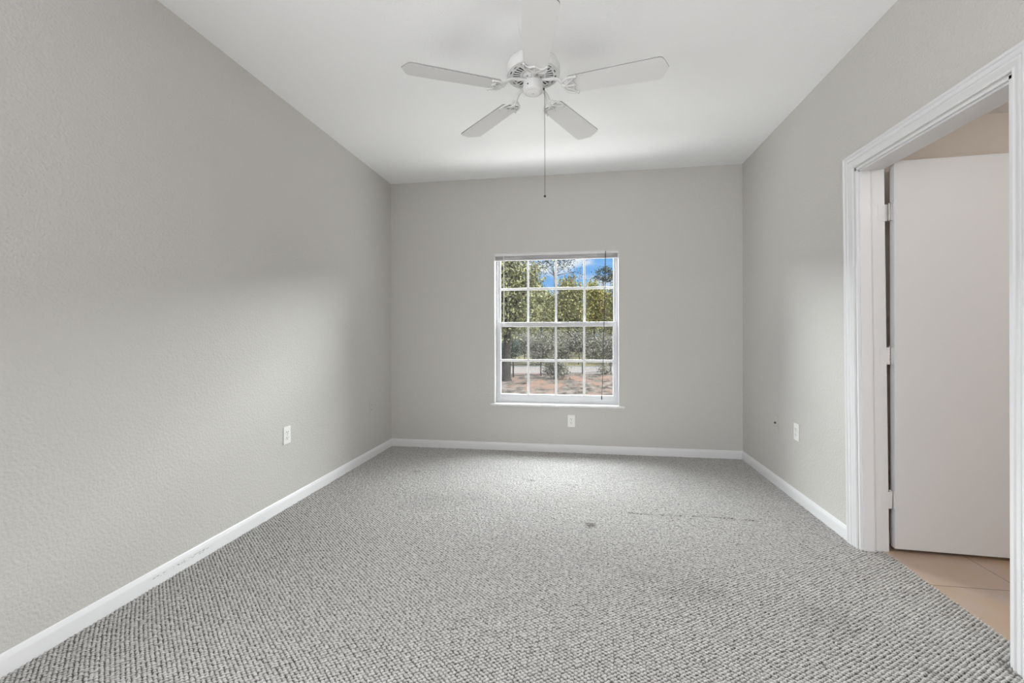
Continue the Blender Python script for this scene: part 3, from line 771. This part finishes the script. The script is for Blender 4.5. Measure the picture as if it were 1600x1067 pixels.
def foliage(name, blobs, n, size, m, parent, seed, sub=26, spread=.55):
    """clusters of small folded leaves scattered through ellipsoid blobs (centre, radii)"""
    g_ = np.random.default_rng(seed)
    vol = np.array([b[1][0]*b[1][1]*b[1][2] for b in blobs])**(2/3); pr = vol/vol.sum()
    nc = max(1, n//sub)
    which = g_.choice(len(blobs), nc, p=pr)
    C = np.array([b[0] for b in blobs])[which]; Rr = np.array([b[1] for b in blobs])[which]
    d = g_.normal(size=(nc, 3)); d /= np.linalg.norm(d, axis=1, keepdims=True)
    rr = g_.random(nc)**.45
    cc = C + d*Rr*rr[:, None]
    tone_c = g_.random(nc)
    P = np.repeat(cc, sub, 0) + g_.normal(size=(nc*sub, 3))*spread*np.array([1, 1, .7])
    tone = np.clip(np.repeat(tone_c, sub)*.7 + g_.random(nc*sub)*.4-.05, 0, 1)
    k = len(P)
    u = g_.normal(size=(k, 3)); u /= np.linalg.norm(u, axis=1, keepdims=True)
    v = np.cross(u, g_.normal(size=(k, 3))); v /= np.linalg.norm(v, axis=1, keepdims=True)
    wn = np.cross(u, v)
    s_ = size*g_.uniform(.6, 1.4, (k, 1))
    V = np.stack([P-u*s_, P+v*s_*.42+wn*s_*.15, P+u*s_, P-v*s_*.42+wn*s_*.15], 1).reshape(-1, 3).astype(np.float32)
    me = bpy.data.meshes.new(name)
    me.vertices.add(len(V)); me.vertices.foreach_set('co', V.ravel())
    idx = np.arange(4*k, dtype=np.int32).reshape(k, 4)
    T3 = np.concatenate([idx[:, [0, 1, 2]], idx[:, [0, 2, 3]]], 1).reshape(-1, 3).astype(np.int32)
    me.loops.add(T3.size); me.loops.foreach_set('vertex_index', T3.ravel())
    me.polygons.add(len(T3)); me.polygons.foreach_set('loop_start', np.arange(0, T3.size, 3, dtype=np.int32))
    me.update(calc_edges=True)
    a = me.attributes.new('tone', 'FLOAT', 'POINT'); a.data.foreach_set('value', np.repeat(tone, 4).astype(np.float32))
    me.materials.append(m)
    o = bpy.data.objects.new(name, me); COL.objects.link(o); o.parent = parent
    return o
def tree(name, base_px, d, blobs_px, n, size, lm, label, cat, seed, trunk=.25, spread=.5, group=None, zbase=ZG, kinked=0):
    """base_px: x of the trunk foot in the photo; blobs_px: (x, y, rx, ry) of crown masses at depth d"""
    b = at(base_px, 560, d); root = empty(name, (b.x, b.y, zbase), label, cat, group)
    loc = Vector((b.x, b.y, zbase)); blobs = []
    for (x, y, rx, ry, *dd) in blobs_px:
        dq = d+(dd[0] if dd else 0)
        c_ = at(x, y, dq)-loc; blobs.append((tuple(c_), (rx/FPX*dq, max(rx, ry)/FPX*dq*.8, ry/FPX*dq)))
    rnd = random.Random(seed)
    if trunk:
        q = MB(); top = Vector(blobs[0][0]); fork = Vector((top.x*.25, top.y*.25, max(.6, (top.z-blobs[0][1][2])*.9)))
        P = [Vector((0, 0, -.1)), Vector((0, 0, .25)), fork*.5+Vector((rnd.uniform(-.15, .15), 0, kinked)), fork]
        q.tube(P, [trunk*1.5, trunk*1.1, trunk*.95, trunk*.8], 10)
        for c_, r_ in blobs:
            c_ = Vector(c_)
            for j in range(3):
                e_ = c_+Vector((rnd.uniform(-.6, .6)*r_[0], rnd.uniform(-.6, .6)*r_[1], rnd.uniform(-.3, .6)*r_[2]))
                mid = fork.lerp(e_, .5)+Vector((rnd.uniform(-.4, .4), rnd.uniform(-.4, .4), rnd.uniform(0, .5)))
                q.tube([fork, mid, e_], [trunk*.55, trunk*.3, trunk*.10], 7)
        q.build('trunk', M['bark'], root, smooth=60)
    foliage('foliage', blobs, n, size, LM[lm], root, seed, spread=spread)
    return root
GT = 'trees beyond the fence'
tree('oak_tree', 791, 34.0, [(800, 455, 34, 50), (770, 420, 34, 50), (822, 430, 18, 45), (815, 490, 32, 20), (775, 500, 30, 30), (800, 380, 50, 30)], 15000, .13, 'oak',
     'large leafy oak at left of the window view, trunk in front of the fence', 'tree', 11, .33, .55, kinked=.0)
tree('leafy_tree', 846, 80, [(844, 470, 16, 24), (834, 448, 7, 14), (858, 488, 20, 20), (866, 470, 8, 10)], 11000, .19, 'oak',
     'bright green tree seen second from left through the window', 'tree', 12, .14, .55, GT)
tree('leafy_tree', 889, 65, [(889, 455, 16, 24), (884, 484, 20, 26), (900, 492, 14, 22), (874, 492, 12, 20), (903, 462, 8, 14)], 14000, .17, 'olive',
     'rounded olive-green tree in the middle of the window view', 'tree', 13, .13, .5, GT)
tree('leafy_tree', 930, 74, [(928, 458, 16, 17), (942, 476, 18, 24), (922, 492, 20, 20), (950, 496, 16, 18)], 13000, .18, 'yellow',
     'yellow-green tree at right of the window view', 'tree', 14, .13, .5, GT)
tree('leafy_tree', 966, 65, [(966, 470, 16, 34), (962, 505, 18, 22), (975, 440, 16, 30)], 7000, .17, 'olive',
     'olive tree cut off by the right side of the window frame', 'tree', 15, .13, .5, GT)
tree('bare_tree', 868, 84, [(862, 404, 22, 14), (884, 408, 14, 10), (902, 424, 9, 5), (850, 416, 10, 12)], 900, .20, 'pine',
     'tall thin-leaved tree with dark sprays against the blue sky', 'tree', 16, .09, .9, GT)
tree('pine_tree', 945, 126, [(936, 426, 4, 3), (945, 421, 5, 3), (953, 425, 5, 3), (933, 434, 4, 3), (958, 432, 4, 3), (944, 433, 5, 3), (951, 438, 5, 3)], 1200, .26, 'pine',
     'distant dark pine rising above the trees at right', 'tree', 17, .16, .6, GT)
for i, (x, y, rx, ry, d, k_, lm, lb) in enumerate([
    (790, 512, 50, 42, 98, 9000, 'oak', 'far dark tree behind the big oak at left'),
    (858, 512, 44, 40, 113, 9000, 'oak', 'far green tree behind the middle of the window view'),
    (925, 512, 46, 42, 98, 9000, 'olive', 'far olive tree behind the yellow-green one at right')]):
    tree('far_tree', x, d, [(x, y, rx, ry), (x-20, y+10, rx*.6, ry*.7), (x+22, y+8, rx*.6, ry*.7)], k_, .22, lm, lb, 'tree', 30+i, .3, .7, 'far trees')
GS = 'grey-green bushes across the road'
for i, (x, y, rx, ry, d, lb) in enumerate([
    (790, 543, 22, 24, 51.5, 'leftmost grey-green bush across the road, oak shade put into its darker leaf colour'),
    (820, 536, 17, 16, 57.5, 'grey-green bush across the road, second from the left'),
    (846, 543, 18, 24, 51.5, 'grey-green bush across the road, third from the left'),
    (876, 543, 18, 24, 57.5, 'grey-green bush across the road, right of the window centre'),
    (904, 534, 15, 15, 51.5, 'grey-green bush across the road above a sunny lawn patch'),
    (934, 543, 17, 24, 57.5, 'grey-green bush across the road, second from the right'),
    (962, 543, 18, 24, 51.5, 'rightmost grey-green bush across the road')]):
    tree('bush', x, d, [(x, y, rx, ry), (x-6, y+6, rx*.6, ry*.6), (x+6, y+5, rx*.6, ry*.6)], 5200, .11, 'pine' if i == 0 else 'grey', lb, 'bush', 50+i, .05, .40, GS)  # first bush: darker leaf colour stands in for the oak's shade
tree('shrub', 866, 35, [(866, 572, 15, 14), (858, 580, 10, 10), (876, 580, 12, 10)], 2600, .085, 'grey', 'twiggy grey-green shrub standing in front of the fence', 'bush', 70, .05, .22)
tree('shrub', 945, 39.0, [(944, 578, 7, 9), (949, 584, 6, 6)], 700, .075, 'grey', 'small grey-green shrub by the fence at right', 'bush', 71, .04, .2)
# a mass of far woodland closing the view, nobody could count its trees
wl = empty('tree_line', at(900, 560, 150), 'hazy mass of distant woodland closing the view behind all the trees', 'woodland', kind='stuff'); wl.location.z = ZG
rnd = random.Random(9); wb = []
for i in range(46):
    px = 330 + i*27; c_ = at(px, 522-rnd.uniform(8, 26), 150+rnd.uniform(-6, 10)) - wl.location
    wb.append((tuple(c_), (4.5, 4.0, rnd.uniform(5.5, 8.5))))
foliage('foliage', wb, 26000, .55, LM['olive'], wl, 90, spread=.9)
